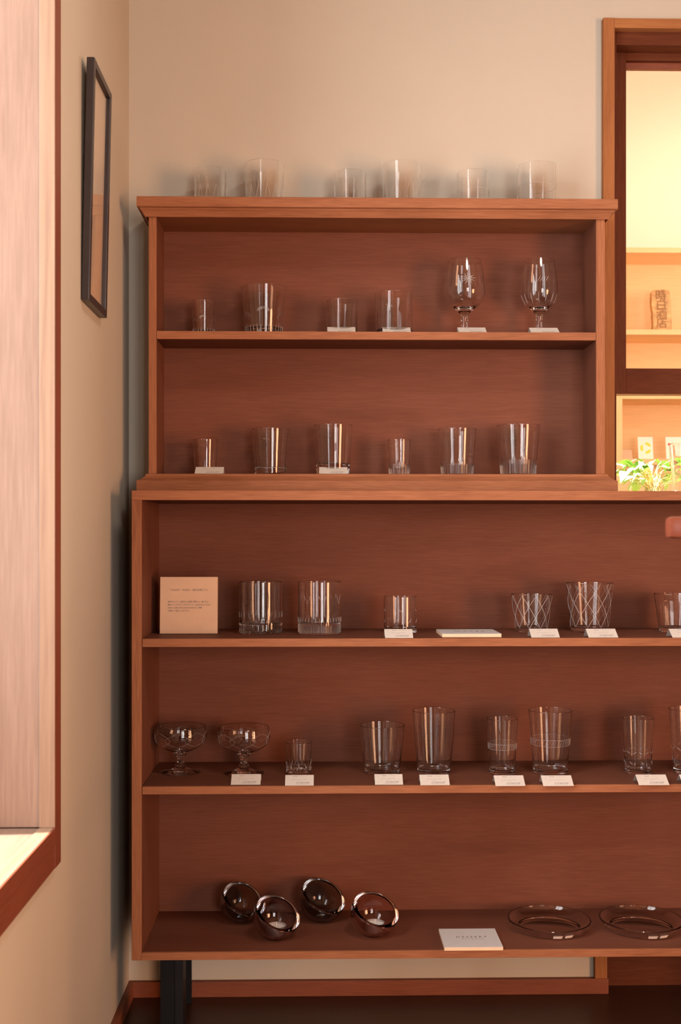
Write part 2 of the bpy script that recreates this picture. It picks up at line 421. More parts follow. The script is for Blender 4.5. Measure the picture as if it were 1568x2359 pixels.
# ------------------------------------------------------------------ lower cabinet
def rel(o, parent):             # helper: set a world-space mesh under an unrotated parent
    o.parent = parent; o.location = Vector(o.location) - parent.location; return o
XL0 = UX(303, YL); XL1 = UX(326, YL); XRR = UX(2050, YL)
ZB0 = VZ(2213, YL, 309); ZB1 = VZ(2195, YL, 320)
ZSH = [(VZ(1472, YL, 330), VZ(1491, YL, 330)), (VZ(1813, YL, 330), VZ(1831, YL, 330))]
ZTB = VZ(1152, YL, 330)
lc = thing('display_cabinet', 'long low mahogany-brown display cabinet with open shelves on black legs', 'cabinet', (XL0 + 0.3, YL + 0.12, 0))
def skinned(name, lo, hi, ply, edge, parent, front=True, ins=0.0):
    """board: panel body plus a solid lipping on the front as sub-part"""
    b = box(name, (lo[0], lo[1] + 0.006, lo[2]), hi, ply, parent, 0.0)
    e = box('lipping', (lo[0], lo[1], lo[2]), (hi[0], lo[1] + 0.006, hi[2]), edge, None, 0.0009)
    e.parent = b; e.location = Vector(e.location) - Vector(b.location) - parent.location
    return b
skinned('top_board', (XL0, YL, ZTB), (XRR, YI + 0.008, ZLT), M['plyX'], M['edgeX'], lc)
skinned('side_panel', (XL0, YL, ZB0), (XL1, YI + 0.008, ZTB), M['plyZ'], M['edgeZ'], lc)
skinned('bottom_board', (XL1, YL, ZB0), (XRR, YI + 0.008, ZB1), M['plyX'], M['edgeX'], lc)
for z1, z0 in ZSH: skinned('shelf', (XL1 + 0.001, YL + 0.002, z0), (XRR - 0.02, YI, z1), M['plyX'], M['edgeX'], lc)
skinned('side_panel', (XRR - 0.02, YL, ZB1), (XRR, YI, ZTB), M['plyZ'], M['edgeZ'], lc)
box('back_panel', (XL1, YI, ZB1), (XRR - 0.02, YI + 0.008, ZTB), M['plyX'], lc)
def lleg(x0):
    V = []
    w_, d_, t_ = UX(422, YL + 0.03) - UX(370, YL + 0.03), 0.05, 0.005
    pts = [(0, 0), (w_ * 0.66, 0), (w_ * 0.66, -0.002), (w_, 0.0), (w_, d_), (w_ - t_, d_), (w_ - t_, t_ + 0.002), (0, t_ + 0.002)]
    for z in (0, ZB0):
        for x, y in pts: V.append((x, y, z))
    n = len(pts)
    Fc = [[i, (i + 1) % n, (i + 1) % n + n, i + n] for i in range(n)] + [list(range(n))[::-1], list(range(n, 2 * n))]
    me = mesh('leg', V, Fc, M['steel'])
    o = link('leg', me, lc); o.location = Vector((x0, YL + 0.025, 0)) - lc.location
    return o
lleg(UX(370, YL + 0.03)); lleg(XRR - 0.12)
for x0 in (UX(370, YL + 0.03), XRR - 0.12):
    box('leg', (x0, YI - 0.03, 0), (x0 + 0.04, YI - 0.02, ZB0), M['steel'], lc)

# ------------------------------------------------------------------ upper cabinet
UX0, UX1 = UX(342, YU), UX(360, YU)
UX3, UX2 = UX(1393, YU), UX(1373, YU)
ZC0 = VZ(500, YU, 800); ZT = VZ(454, YU - 0.021, 700)
ZSU1, ZSU0 = VZ(763.5, YU, 800), VZ(782, YU, 800)
ZP = VZ(1091.5, YU, 800)
uc = thing('wall_shelf_cabinet', 'shallow two-tier upper cabinet with moulded cornice standing on the lower cabinet', 'cabinet', ((UX0 + UX3) / 2, (YU + YI) / 2, ZLT))
def sweep(name, prof, m, caps=True):
    """mitred moulding around left, front and right; prof = [(overhang, z)] from top to bottom, closed inside"""
    V, Fc = [], []
    rows = []
    for o_, z in prof:
        row = []
        for x, y in ((UX0 - o_, YI + 0.010), (UX0 - o_, YU - o_), (UX3 + o_, YU - o_), (UX3 + o_, YI + 0.010)):
            row.append(len(V)); V.append((x, y, z))
        rows.append(row)
    n = len(rows)
    for k in range(n - 1):
        for i in range(4):
            j = (i + 1) % 4
            Fc.append([rows[k][i], rows[k][j], rows[k + 1][j], rows[k + 1][i]])
    Fc.append(rows[0]); Fc.append(rows[-1][::-1])
    me = mesh(name, V, Fc, m)
    o = link(name, me, uc); o.location = -uc.location
    return o
dz = lambda px: px * YU / F
sweep('cornice', [(0.0205, ZT), (0.0215, ZT - 0.001), (0.0215, ZT - dz(22.5)), (0.0195, ZT - dz(24)), (0.0165, ZT - dz(24.5)),
                  (0.0155, ZT - dz(27)), (0.0120, ZT - dz(31)), (0.0085, ZT - dz(37)), (0.0055, ZT - dz(42)), (0.004, ZC0), (0.0, ZC0 - 0.0005)], M['edgeX'])
zp1 = VZ(1107, YU - 0.021, 800)
sweep('plinth_moulding', [(0.001, ZP), (0.0045, ZP - 0.001), (0.006, ZP - dz(6)), (0.010, ZP - dz(10)), (0.017, zp1 + 0.0012), (0.0205, zp1 + 0.0003),
                          (0.0215, zp1 - 0.0008), (0.0215, ZLT + 0.0004)], M['edgeX'])
skinned('side_panel', (UX0, YU, ZP), (UX1, YI + 0.006, ZC0), M['plyZ'], M['edgeZ'], uc)
skinned('side_panel', (UX2, YU, ZP), (UX3, YI + 0.006, ZC0), M['plyZ'], M['edgeZ'], uc)
skinned('shelf', (UX1 + 0.0005, YU + 0.001, ZSU0), (UX2 - 0.0005, YI, ZSU1), M['plyX'], M['edgeX'], uc)
box('back_panel', (UX1, YI, ZP), (UX2, YI + 0.007, ZC0), M['plyX'], uc)

# ------------------------------------------------------------------ glassware
GL = 'cut glasses on the shelves'
def outer(rb, rt, h, foot=0.0015, bulge=0.0):
    def R(z):
        t = max(0.0, min(1.0, z / h)); return rb + (rt - rb) * t + bulge * sin(pi * t)
    return R
def cup_profile(R, h, wall, base, foot, nz=10):
    p = [(0, 0.0012), (R(0) * 0.82, 0.0012), (R(0) * 0.86, 0), (R(0) - foot, 0), (R(foot), foot)]
    outer_n = len(p)
    for k in range(1, nz + 1):
        z = foot + (h - foot - 0.0006) * k / nz; p.append((R(z), z))
        if k == nz - 1: p += [(R(h - .0016), h - .0016), (R(h - .0009), h - .0009)]
    p += [(R(h) - wall * 0.14, h), (R(h) - wall * 0.40, h), (R(h) - wall * 0.55, h - 0.0006), (R(h - .0009) - wall * .552, h - .0009), (R(h - .0016) - wall * 0.556, h - .0016)]
    for k in range(1, nz + 1):
        z = (h - 0.0006) + (base + wall * 1.5 - h + 0.0006) * k / nz
        p.append((R(z) - wall * (0.55 + 0.6 * (1 - z / h)), z))
    ri = R(base) - wall
    p += [(ri - 0.0022, base + wall * 0.4), (ri * 0.8, base), (0, base)]
    return p, outer_n + nz + 2
def tumbler(name, label, u0, u1, vtop, z, Yc=None, vbase=None, b0=None, b1=None, wall=0.0018, base=0.009, foot=0.002,
            flutes=None, frost=None, lines=None, lw=0.0007, deform=None, bulge=0.0, group=None, cat='glass', facet=None, n=None, pre=None):
    um = (u0 + u1) / 2
    group = group or {ZT: 'glasses on top of the cabinet', ZSU1: 'glasses on the upper shelf', ZP: 'glasses above the plinth', ZSH[0][0]: 'glasses on the first lower shelf', ZSH[1][0]: 'glasses on the second lower shelf'}.get(z)
    if vbase:
        X, Yf = hitZ(um, vbase, z)
        rb = ((b1 - b0) / 2 if b0 is not None else (u1 - u0) / 2) * Yf / F
        Yc = Yf + rb
    X = UX(um, Yc)
    rt = (u1 - u0) / 2 * Yc / F
    rb = ((b1 - b0) / 2 if b0 is not None else (u1 - u0) / 2) * Yc / F
    zt = VZ(vtop, Yc - rt if vtop < HZ else Yc + rt, um)
    h = zt - z
    R = outer(rb, rt, h, foot, bulge)
    prof, no = cup_profile(R, h, wall, base, foot, 14)
    if flutes:
        nf, zf, amp = flutes
        n = nf * 4
        def fl(k, r, zz, t):
            if 3 <= k < no and zz < zf * h:
                fade = min(1.0, (zf * h - zz) / (0.06 * h) + 0.15)
                return r - amp * fade * abs(cos(nf * t / 2)) ** 0.7
            return r
    else: fl = None
    mif = None
    if frost: mif = lambda k: 1 if (3 <= k < no and prof[k + 1][1] <= frost * h + 1e-5) else 0
    g = lathe(prof, n or 72, [M['glass'], M['frost']], fl, mif, 40, 'glass_body', deform)
    if lines:
        t = thing(name, label, cat, (X, Yc, z + .0002), (0, 0, 0), group)
        link('glass_body', g, t)
        link('cut_lines', ribbons('cut_lines', lines(h), R, lw, M['etch']), t)['kind'] = 'stuff'
        return t
    o = link(name, g, None, (X, Yc, z + .0002)); return tag(o, label, cat, group)
FR = -pi / 2                       # angle that faces the viewer
def lattice(z0, z1, n, turn):
    def f(h):
        L = []
        for i in range(n):
            t = 2 * pi * i / n + 0.2
            L.append(seg(t, z0 * h, t + turn, z1 * h, 10)); L.append(seg(t, z0 * h, t - turn, z1 * h, 10))
        return L
    return f
def ticks(spec):
    def f(h): return [seg(FR + a, p * h, FR + b, q * h, 3) for a, p, b, q in spec]
    return f
def rings(zs, extra=None):
    def f(h):
        L = [[(2 * pi * i / 48, z * h) for i in range(49)] for z in zs]
        return L + (extra(h) if extra else [])
    return f
def vcuts(n, z0, z1, extra=None):
    def f(h):
        L = [seg(2 * pi * i / n, z0 * h, 2 * pi * i / n, z1 * h, 3) for i in range(n)]
        return L + (extra(h) if extra else [])
    return f

# --- on top of the upper cabinet
Y0 = 2.412
tumbler('rocks_glass', 'small straight glass with zigzag cut base, leftmost on top of the cabinet', 448, 521, 382, ZT, Y0, base=0.010, lines=lattice(0.03, 0.55, 12, 0.26), lw=0.0005)
tumbler('rocks_glass', 'large straight glass with zigzag cut base on top of the cabinet', 563, 655, 365, ZT, Y0, b0=567, b1=651, base=0.011, lines=lattice(0.03, 0.5, 14, 0.24), lw=0.0005)
tumbler('rocks_glass', 'small straight glass with slanting cuts on cabinet top, third from left', 769, 843, 388, ZT, Y0, base=0.010,
        lines=ticks([(a + s * .1, .1, a + s * .5, .62) for a in (-2.4, -1.6, -.8, 0, .8, 1.6, 2.4) for s in (1, -1)]), lw=0.0005)
tumbler('rocks_glass', 'large straight glass with slanting cuts on cabinet top, fourth from left', 879, 971, 367, ZT, Y0, b0=882, b1=967, base=0.011,
        lines=ticks([(a + s * .05, .12, a + s * .45, .66) for a in (-2.4, -1.6, -.8, 0, .8, 1.6, 2.4) for s in (1, -1)]), lw=0.0005)
tumbler('rocks_glass', 'small straight glass with a cut ring on cabinet top, second from right', 1052, 1127, 388, ZT, Y0, base=0.010,
        lines=rings([.5], vcuts(20, .04, .16)), lw=0.0005)
tumbler('rocks_glass', 'large straight glass with a cut ring, rightmost on cabinet top by the window trim', 1190, 1282, 370, ZT, Y0, base=0.011,
        lines=rings([.52], vcuts(24, .04, .16)), lw=0.0005)

# --- upper shelf
Y1 = 2.408
def leafmotif(n, zc):
    def f(h):
        L = []
        for k in range(n):
            a = 2 * pi * k / n
            for s in (0, .035, .07):
                L += [seg(FR + a - .30, zc * h - .03 * h + s * h * .6, FR + a, zc * h + .03 * h + s * h * .6, 4), seg(FR + a, zc * h + .03 * h + s * h * .6, FR + a + .34, zc * h - .03 * h + s * h * .6, 4)]
        return L
    return f
tumbler('shot_glass', 'tiny tapered glass with cut base, leftmost on the upper shelf', 441, 497, 689, ZSU1, Y1, b0=446, b1=494, base=0.008, lines=vcuts(22, .03, .19, leafmotif(3, .48)), lw=0.0007)
tumbler('tumbler_glass', 'tall tapered glass with etched band and fluted foot on the upper shelf', 556, 659, 652, ZSU1, Y1, b0=563, b1=646, base=0.012, lines=vcuts(30, .03, .19, leafmotif(3, .47)), lw=0.0009)
tumbler('rocks_glass', 'small straight glass with fluted sides behind price card on upper shelf', 752, 823, 686, ZSU1, Y1, base=0.009, flutes=(22, .6, .0005))
tumbler('rocks_glass', 'larger straight glass with fluted sides on the upper shelf beside the goblets', 864, 950, 668, ZSU1, Y1, base=0.010, flutes=(26, .62, .0006))

def goblet(name, label, u0, u1, vtop, vb, z, Yc, star):
    um = (u0 + u1) / 2; X = UX(um, Yc); s = Yc / F
    r = (u1 - u0) / 2 * s
    h = VZ(vtop, Yc - r * .8, um) - z
    hb = VZ(vb, Yc, um) - z                      # bowl bottom height
    bowl = h - hb
    def R(zz):
        t = (zz - hb) / bowl
        if t < 0.38: return r * math.sqrt(max(0.0, 1 - ((0.38 - t) / 0.40) ** 2)) * 1.0
        return r * (1 - 0.20 * ((t - 0.38) / 0.62) ** 1.6)
    P = [(0, 0.001), (r * .62, 0), (r * .66, 0.0012), (r * .5, 0.0035), (r * .22, 0.006), (r * .17, hb * .3), (r * .15, hb * .55), (r * .19, hb * .8), (r * .30, hb * .92), (r * .32, hb * .97)]
    for k in range(1, 20):
        zz = hb + bowl * k / 20
        if R(zz) > r * .36: P.append((R(zz), zz))
    P += [(R(h - .0014), h - .0014), (R(h - .0008), h - .0008), (R(h), h - .0005), (R(h) - .0003, h), (R(h) - .0007, h), (R(h) - .0010, h - .0005), (R(h - .0008) - .0010, h - .0008), (R(h - .0014) - .0010, h - .0014)]
    for k in range(19, 0, -1):
        zz = hb + bowl * k / 20
        if R(zz) - .0015 > r * .30 and k > 1: P.append((R(zz) - .0012, zz + .0006))
    P += [(r * .25, hb + .003), (0, hb + .0022)]
    t = thing(name, label, 'goblet', (X, Yc, z + .0002), (0, 0, 0), 'glasses on the upper shelf')
    link('glass_body', lathe(P, 64, [M['glass'], M['frost']], None, None, 50, 'glass_body'), t)
    if star:
        zc = hb + bowl * .56
        L = [seg(FR + .05, zc, FR + .05 + .36 * cos(a), zc + .013 * sin(a), 3) for a in [k * pi / 6 + .1 for k in range(12)]]
        L += [seg(FR + .05 + .2 * cos(a), zc + .008 * sin(a), FR + .05 + .2 * cos(a + .8), zc + .008 * sin(a + .8), 2) for a in [k * 1.05 for k in range(6)]]
    else:
        L = [seg(2 * pi * k / 14, hb + bowl * .12, 2 * pi * k / 14, hb + bowl * .3, 4) for k in range(14)]
        L += [seg(FR - .3 + d, hb + bowl * .5, FR - .1 + d, hb + bowl * .62, 2) for d in (0, .15, .3, .45)]
    link('cut_lines', ribbons('cut_lines', L, R, .0009, M['etch']), t)['kind'] = 'stuff'
    return t
goblet('goblet', 'stemmed goblet with etched star on the upper shelf', 1022, 1117, 592, 715, ZSU1, Y1, True)
goblet('goblet', 'stemmed goblet with faceted bowl bottom, rightmost on the upper shelf', 1199, 1284, 592, 715, ZSU1, Y1, False)

# --- floor of the upper cabinet
Y2 = 2.408
tumbler('shot_glass', 'tiny plain tapered glass with thick base behind leftmost card, above the plinth', 444, 503, 1011, ZP, Y2, b0=451, b1=500, base=0.011, foot=.004)
tumbler('tumbler_glass', 'medium plain tapered glass with thick base, no card before it, above the plinth', 580, 666, 985, ZP, Y2, b0=588, b1=658, base=0.014, foot=.003, lines=rings([.15]), lw=.0006)
tumbler('tumbler_glass', 'large plain tapered glass with thick base behind a card, above the plinth', 722, 812, 976, ZP, Y2, b0=730, b1=806, base=0.022, foot=.003)
tumbler('shot_glass', 'tiny tapered glass with frosted fluted base, above the plinth', 892, 946, 1011, ZP, Y2, b0=895, b1=943, base=0.013, flutes=(24, .36, .0007), frost=.36)
tumbler('tumbler_glass', 'medium tapered glass with frosted fluted base, above the plinth', 1008, 1097, 985, ZP, Y2, b0=1014, b1=1088, base=0.017, flutes=(28, .29, .0008), frost=.29)
tumbler('tumbler_glass', 'large tapered glass with frosted fluted base, rightmost above the plinth', 1143, 1243, 976, ZP, Y2, b0=1153, b1=1234, base=0.020, flutes=(32, .33, .0008), frost=.33)

# --- first shelf of the lower cabinet
Z3 = ZSH[0][0]
tumbler('rocks_glass', 'heavy straight glass with faceted foot beside the square plaque', 551, 650, 1338, Z3, vbase=1463, base=0.020, wall=.0022, foot=.003,
        flutes=(24, .30, .0012), lines=vcuts(24, .32, .42), lw=.0005)
tumbler('rocks_glass', 'heavy straight glass with frosted ridged foot and tick engravings', 686, 785, 1338, Z3, vbase=1463, base=0.022, wall=.0022, foot=.003,
        flutes=(36, .20, .0006), frost=.20,
        lines=lambda h: vcuts(36, .22, .32)(h) + ticks([(a + d, .66 - abs(d) * .1, a + d * 2.2, .75) for a in (-1.9, -.6, .15, 1.1, 2.4) for d in (-.09, .09)] + [(a, .58, a, .66) for a in (-1.9, -.6, .15, 1.1)])(h), lw=.0008)
tumbler('rocks_glass', 'small straight glass with short cuts between plaque glasses and WATER sign', 884, 960, 1372, Z3, vbase=1461, base=0.010, wall=.002,
        lines=ticks([(a, .28, a + .25, .40) for a in (-1.4, -.5, .4, 1.1)] + [(a, .6, a - .2, .66) for a in (-1.2, 1.2, 0)]), lw=.0009)
tumbler('tumbler_glass', 'short flared glass with diamond lattice cuts right of WATER sign', 1177, 1271, 1366, Z3, vbase=1458, b0=1189, b1=1260, base=0.008, foot=.003, lines=lattice(.10, .97, 9, 1.05), lw=.0008)
tumbler('tumbler_glass', 'taller flared glass with diamond lattice cuts on the first lower shelf', 1304, 1411, 1340, Z3, vbase=1458, b0=1317, b1=1401, base=0.008, foot=.003, lines=lattice(.10, .97, 9, 1.25), lw=.0008)
tumbler('tumbler_glass', 'flared ribbed glass cut off by the right edge, first lower shelf', 1506, 1602, 1365, Z3, vbase=1458, b0=1519, b1=1590, base=0.008, foot=.003, flutes=(20, .9, .0006))

# --- second shelf
Z4 = ZSH[1][0]
def coupe(name, label, u0, u1, vtop, vbase, f0, f1, vb, group='glasses on the second lower shelf'):
    um = (u0 + u1) / 2
    X, Yf = hitZ(um, vbase, Z4); rf = (f1 - f0) / 2 * (Yf + .035) / F; Yc = Yf + rf; s = Yc / F
    r = (u1 - u0) / 2 * s
    h = VZ(vtop, Yc + r * .95, um) - Z4; hb = VZ(vb, Yc, um) - Z4; bw = h - hb
    def R(zz):
        t = max(0, min(1, (zz - hb) / bw))
        if t < .62: return r * math.sqrt(max(0, 1 - ((.62 - t) / .64) ** 2))
        return r * (1 - .05 * ((t - .62) / .38) ** 2)
    P = [(0, .002), (rf * .9, 0), (rf, .0012), (rf * .92, .0025), (rf * .55, .005), (rf * .28, .010), (rf * .24, .014), (rf * .27, .016), (rf * .24, .019), (rf * .155, .022),
         (rf * .15, hb * .62), (rf * .18, hb * .76), (rf * .30, hb * .84), (rf * .34, hb * .90), (rf * .31, hb * .96)]
    for k in range(1, 22):
        zz = hb + bw * k / 22
        if R(zz) > rf * .40: P.append((R(zz), zz))
    P += [(R(h - .0014), h - .0014), (R(h - .0008), h - .0008), (R(h), h - .0005), (R(h) - .0003, h), (R(h) - .0007, h), (R(h) - .0010, h - .0005), (R(h - .0008) - .0010, h - .0008), (R(h - .0014) - .0010, h - .0014)]
    for k in range(21, 1, -1):
        zz = hb + bw * k / 22
        if R(zz) - .0014 > rf * .34: P.append((R(zz) - .0012, zz + .0006))
    P += [(rf * .28, hb + .0035), (0, hb + .0025)]
    t = thing(name, label, 'coupe', (X, Yc, Z4 + .0002), (0, 0, 0), group)
    link('glass_body', lathe(P, 72, [M['glass']], None, None, 50, 'glass_body'), t)
    L = []
    for k in range(8):
        a = 2 * pi * k / 8
        L += [[(a + .5 * sin(q * pi / 8) , hb + bw * (.28 + .55 * q / 8)) for q in range(9)], [(a - .5 * sin(q * pi / 8), hb + bw * (.28 + .55 * q / 8)) for q in range(9)]]
    link('cut_lines', ribbons('cut_lines', L, R, .0003, M['etch']), t)['kind'] = 'stuff'
    return t
coupe('coupe_glass', 'wide stemmed coupe glass at the left end with no card', 350, 470, 1663, 1789, 365, 458, 1731)
coupe('coupe_glass', 'wide stemmed coupe glass with price card at its foot', 498, 619, 1665, 1791, 511, 605, 1733)
def spout(p, k, t):
    x, y, z = p
    d = math.atan2(sin(t - pi + .15), cos(t - pi + .15))
    if z > .055:
        a = ((z - .055) / .022) ** 2 * math.exp(-(d / .22) ** 2) * .0065
        r = math.hypot(x, y) or 1
        return (x + a * x / r, y + a * y / r, z)
    return p
tumbler('pouring_glass', 'small glass jug with pouring lip and grass cuts beside the coupes', 657, 719, 1703, Z4, vbase=1789, b0=659, b1=716, base=.010, foot=.006, wall=.0016,
        deform=spout, cat='jug', lines=lambda h: [seg(2 * pi * k / 22, .16 * h, 2 * pi * k / 22 + (-1) ** k * .25, (.3 + .1 * (k % 3)) * h, 3) for k in range(22)], lw=.0006)
tumbler('tumbler_glass', 'short plain flared glass on the second lower shelf', 828, 932, 1661, Z4, vbase=1788, b0=839, b1=918, base=.010, foot=.003, wall=.0018, bulge=.001)
tumbler('highball_glass', 'tall plain flared glass on the second lower shelf', 950, 1048, 1629, Z4, vbase=1788, b0=962, b1=1036, base=.010, foot=.003, wall=.0018, bulge=.001)
def band(h):
    L = rings([.46, .56])(h)
    for k in range(40):
        a = 2 * pi * k / 40; L.append(seg(a, .47 * h, a + .12, .55 * h, 2))
    return L
tumbler('highball_glass', 'slim glass with hatched band at mid height, before small card', 1121, 1192, 1649, Z4, vbase=1788, b0=1127, b1=1186, base=.009, foot=.003, wall=.0019, lines=band, lw=.0004)
tumbler('highball_glass', 'wide tall glass with hatched band at mid height', 1217, 1317, 1628, Z4, vbase=1788, b0=1228, b1=1306, base=.010, foot=.003, wall=.002, lines=band, lw=.0004)
def dash(h):
    L = []
    for k in range(7):
        a = 2 * pi * k / 7
        L += [seg(a, .42 * h, a + .28, .38 * h, 3), seg(a + .5, .38 * h, a + .75, .42 * h, 3), seg(a + .2, .24 * h, a + .42, .20 * h, 3), seg(a + .62, .16 * h, a + .62, .23 * h, 2)]
    return L
tumbler('highball_glass', 'slim glass with scattered short cuts near the right edge', 1433, 1505, 1648, Z4, vbase=1787, b0=1438, b1=1498, base=.009, foot=.003, wall=.0019, lines=dash, lw=.0008)
tumbler('highball_glass', 'tall glass with scattered short cuts, cut off by right edge', 1541, 1640, 1625, Z4, vbase=1788, b0=1552, b1=1630, base=.010, foot=.003, wall=.002, lines=dash, lw=.0008)

# ------------------------------------------------------------------ price cards: folded tents
CW, CH, CD = 0.0620, 0.0155, 0.026
def tent_mesh():
    t = .0006
    V = []
    for x in (-CW / 2, CW / 2):
        V += [(x, 0, 0), (x, CD, CH), (x, CD + .016, 0), (x, CD + .016 - t, 0), (x, CD - .0001, CH - t), (x, t * 1.2, 0)]
    Fc = [[i, (i + 1) % 6, (i + 1) % 6 + 6, i + 6] for i in range(6)] + [[0, 5, 4, 1], [1, 4, 3, 2], [6, 7, 10, 11], [7, 8, 9, 10]]
    return mesh('card_sheet', V, Fc, M['card'])
def bars(name, rows, m):
    V, Fc = [], []
    L = math.hypot(CD, CH); ux, uz = CD / L, CH / L; nx, nz = -uz, ux
    for x0, x1, s, hh in rows:
        n = len(V)
        for x, q in ((x0, s), (x1, s), (x1, s + hh), (x0, s + hh)):
            for up in (.00002, .00012):
                V.append((x, q * ux + nx * up, q * uz + nz * up))
        Fc += [[n + 1, n + 3, n + 5, n + 7], [n, n + 6, n + 4, n + 2]] + [[n + 2 * i, n + 2 * ((i + 1) % 4), n + 2 * ((i + 1) % 4) + 1, n + 2 * i + 1] for i in range(4)]
    return mesh(name, V, Fc, m)
def words(x0, x1, s, hh, n):
    out, x = [], x0
    w_ = (x1 - x0) / n
    for k in range(n):
        out.append((x, x + w_ * random.uniform(.45, .85), s, hh)); x += w_
    return out
tentm = tent_mesh()
tline = bars('printed_lines', words(-.008, .020, .0040, .0010, 10) + words(-.006, .022, .0072, .0018, 8) + words(-.014, -.003, .0250, .0013, 4), M['ink'])
tpale = bars('small_print', words(-.016, .016, .0170, .0010, 12) + words(-.006, .004, .0130, .0009, 4) + words(-.001, .018, .0252, .0008, 8), M['paleink'])
def card(label, u0, u1, z, vb=None, Y=None, group='folded price cards'):
    um = (u0 + u1) / 2
    if vb: X, Y = hitZ(um, vb, z)
    else: X = UX(um, Y)
    X = UX(um, Y + CD * .5)
    t = thing('price_card', label, 'card', (X, Y, z + 0.0002), (0, 0, 0), group)
    sx = (u1 - u0 - 3) * Y / F / CW
    t.scale = (sx, 1, 1)
    link('card_sheet', tentm, t); link('printed_lines', tline, t); link('small_print', tpale, t)
for a, b, l in ((448, 511, 'leftmost small glass'), (566, 636, 'leftmost large glass'), (771, 838, 'third glass from left'), (905, 970, 'fourth glass from left'),
                (1072, 1138, 'second glass from the right'), (1215, 1282, 'rightmost glass')):
    card('white price card on top of the cabinet before the ' + l, a, b, ZT, None, 2.352)
for a, b, l in ((752, 820, 'small fluted glass'), (879, 947, 'larger fluted glass'), (1053, 1121, 'star goblet'), (1219, 1288, 'rightmost goblet')):
    card('beige price card on the upper shelf before the ' + l, a, b, ZSU1, None, 2.357)
for a, b, l in ((448, 516, 'tiny leftmost glass'), (733, 802, 'large plain glass')):
    card('beige price card above the plinth before the ' + l, a, b, ZP, None, 2.352)
for a, b, v, l in ((884, 952, 1470, 'small glass by WATER sign'), (1219, 1288, 1469, 'short lattice glass'), (1350, 1422, 1469, 'taller lattice glass'), (1542, 1612, 1469, 'ribbed glass at the right edge')):
    card('white price card on the first lower shelf before the ' + l, a, b, Z3, v)
for a, b, v, l in ((531, 602, 1808, 'coupe glass'), (655, 724, 1810, 'small jug'), (861, 929, 1808, 'short plain glass'), (965, 1036, 1809, 'tall plain glass'),
                   (1137, 1209, 1811, 'slim banded glass'), (1246, 1320, 1811, 'wide banded glass'), (1465, 1539, 1809, 'slim glass with short cuts'), (1566, 1640, 1809, 'tall glass at the right edge')):
    card('white price card on the second lower shelf before the ' + l, a, b, Z4, v)

# ------------------------------------------------------------------ plaque and signs
X, Y = hitZ(434, 1461, Z3)
pw = 132 * Y / F; ph = 130.5 * Y / F
pl = thing('square_plaque', 'square pale wooden plaque with printed text standing at the left', 'sign', (X, Y, Z3 + .0010), (-math.radians(4), 0, 0))
link('board', boxmesh('board', (-pw / 2, 0, 0), (pw / 2, .012, ph), M['kraft'], .0006), pl)
o = link('heading', textmesh('heading', '"TOURIST"  MODEL｜海外仕様モデル', ph * .043, M['ink'], 1.12), pl, (0.0, -.0002, ph * .755), (pi / 2, 0, 0))
o = link('text_block', textmesh('text_block', '海外のオンライン販売からの要望で製作した一部でのみ\n販売していたデザインのグラスです。LARGE ROCK GLASS\n(ZEN)と LARGE SODA GLASS (ALPHA) の二種類\nを限定にて販売しております。', ph * .034, M['ink'], 1.0, 'LEFT', 1.55), pl, (-pw * .365, -.0002, ph * .55), (pi / 2, 0, 0))
dims = o.dimensions.x
if dims > 0: o.scale = (pw * .735 / dims, 1, 1)
hd = [c for c in pl.children if c.name.startswith('heading')][0]
if hd.dimensions.x > 0: hd.scale = (pw * .665 / hd.dimensions.x, 1, 1)

def sign(label, body, sub, u0, u1, vb, z, back):
    um = (u0 + u1) / 2
    X, Y = hitZ(um, vb, z)
    w_ = (u1 - u0) * Y / F
    t = thing('shelf_sign', label, 'sign', (X, Y, z), (0, 0, 0), 'flat lettered sign blocks')
    d = back
    link('core_block', boxmesh('core_block', (-w_ / 2, 0, 0), (w_ / 2, d, .0062), M['signside'], .0003), t)
    link('face_sheet', boxmesh('face_sheet', (-w_ / 2, 0, .0062), (w_ / 2, d, .0068), M['signtop'], 0), t)
    a = link('lettering', textmesh('lettering', body, .0125, M['ink'], 1.55), t, (.003, d * .50, .0069))
    if a.dimensions.x > 0: a.scale = (w_ * .53 / a.dimensions.x, 1, 1)
    if sub:
        s_ = link('small_lettering', textmesh('small_lettering', sub, .0058, M['paleink'], 1.3), t, (.004, d * .40, .0069))
        if s_.dimensions.x > 0: s_.scale = (w_ * .40 / s_.dimensions.x, 1, 1)
    return t
sign('flat white sign block lettered WATER lying on the first lower shelf', 'WATER', None, 1018, 1155, 1468, Z3, .115)
sign('flat white sign block lettered DESSERT lying on the cabinet floor', 'DESSERT', 'ガラスのうつわ', 1023, 1159, 2190, ZB1, .106)

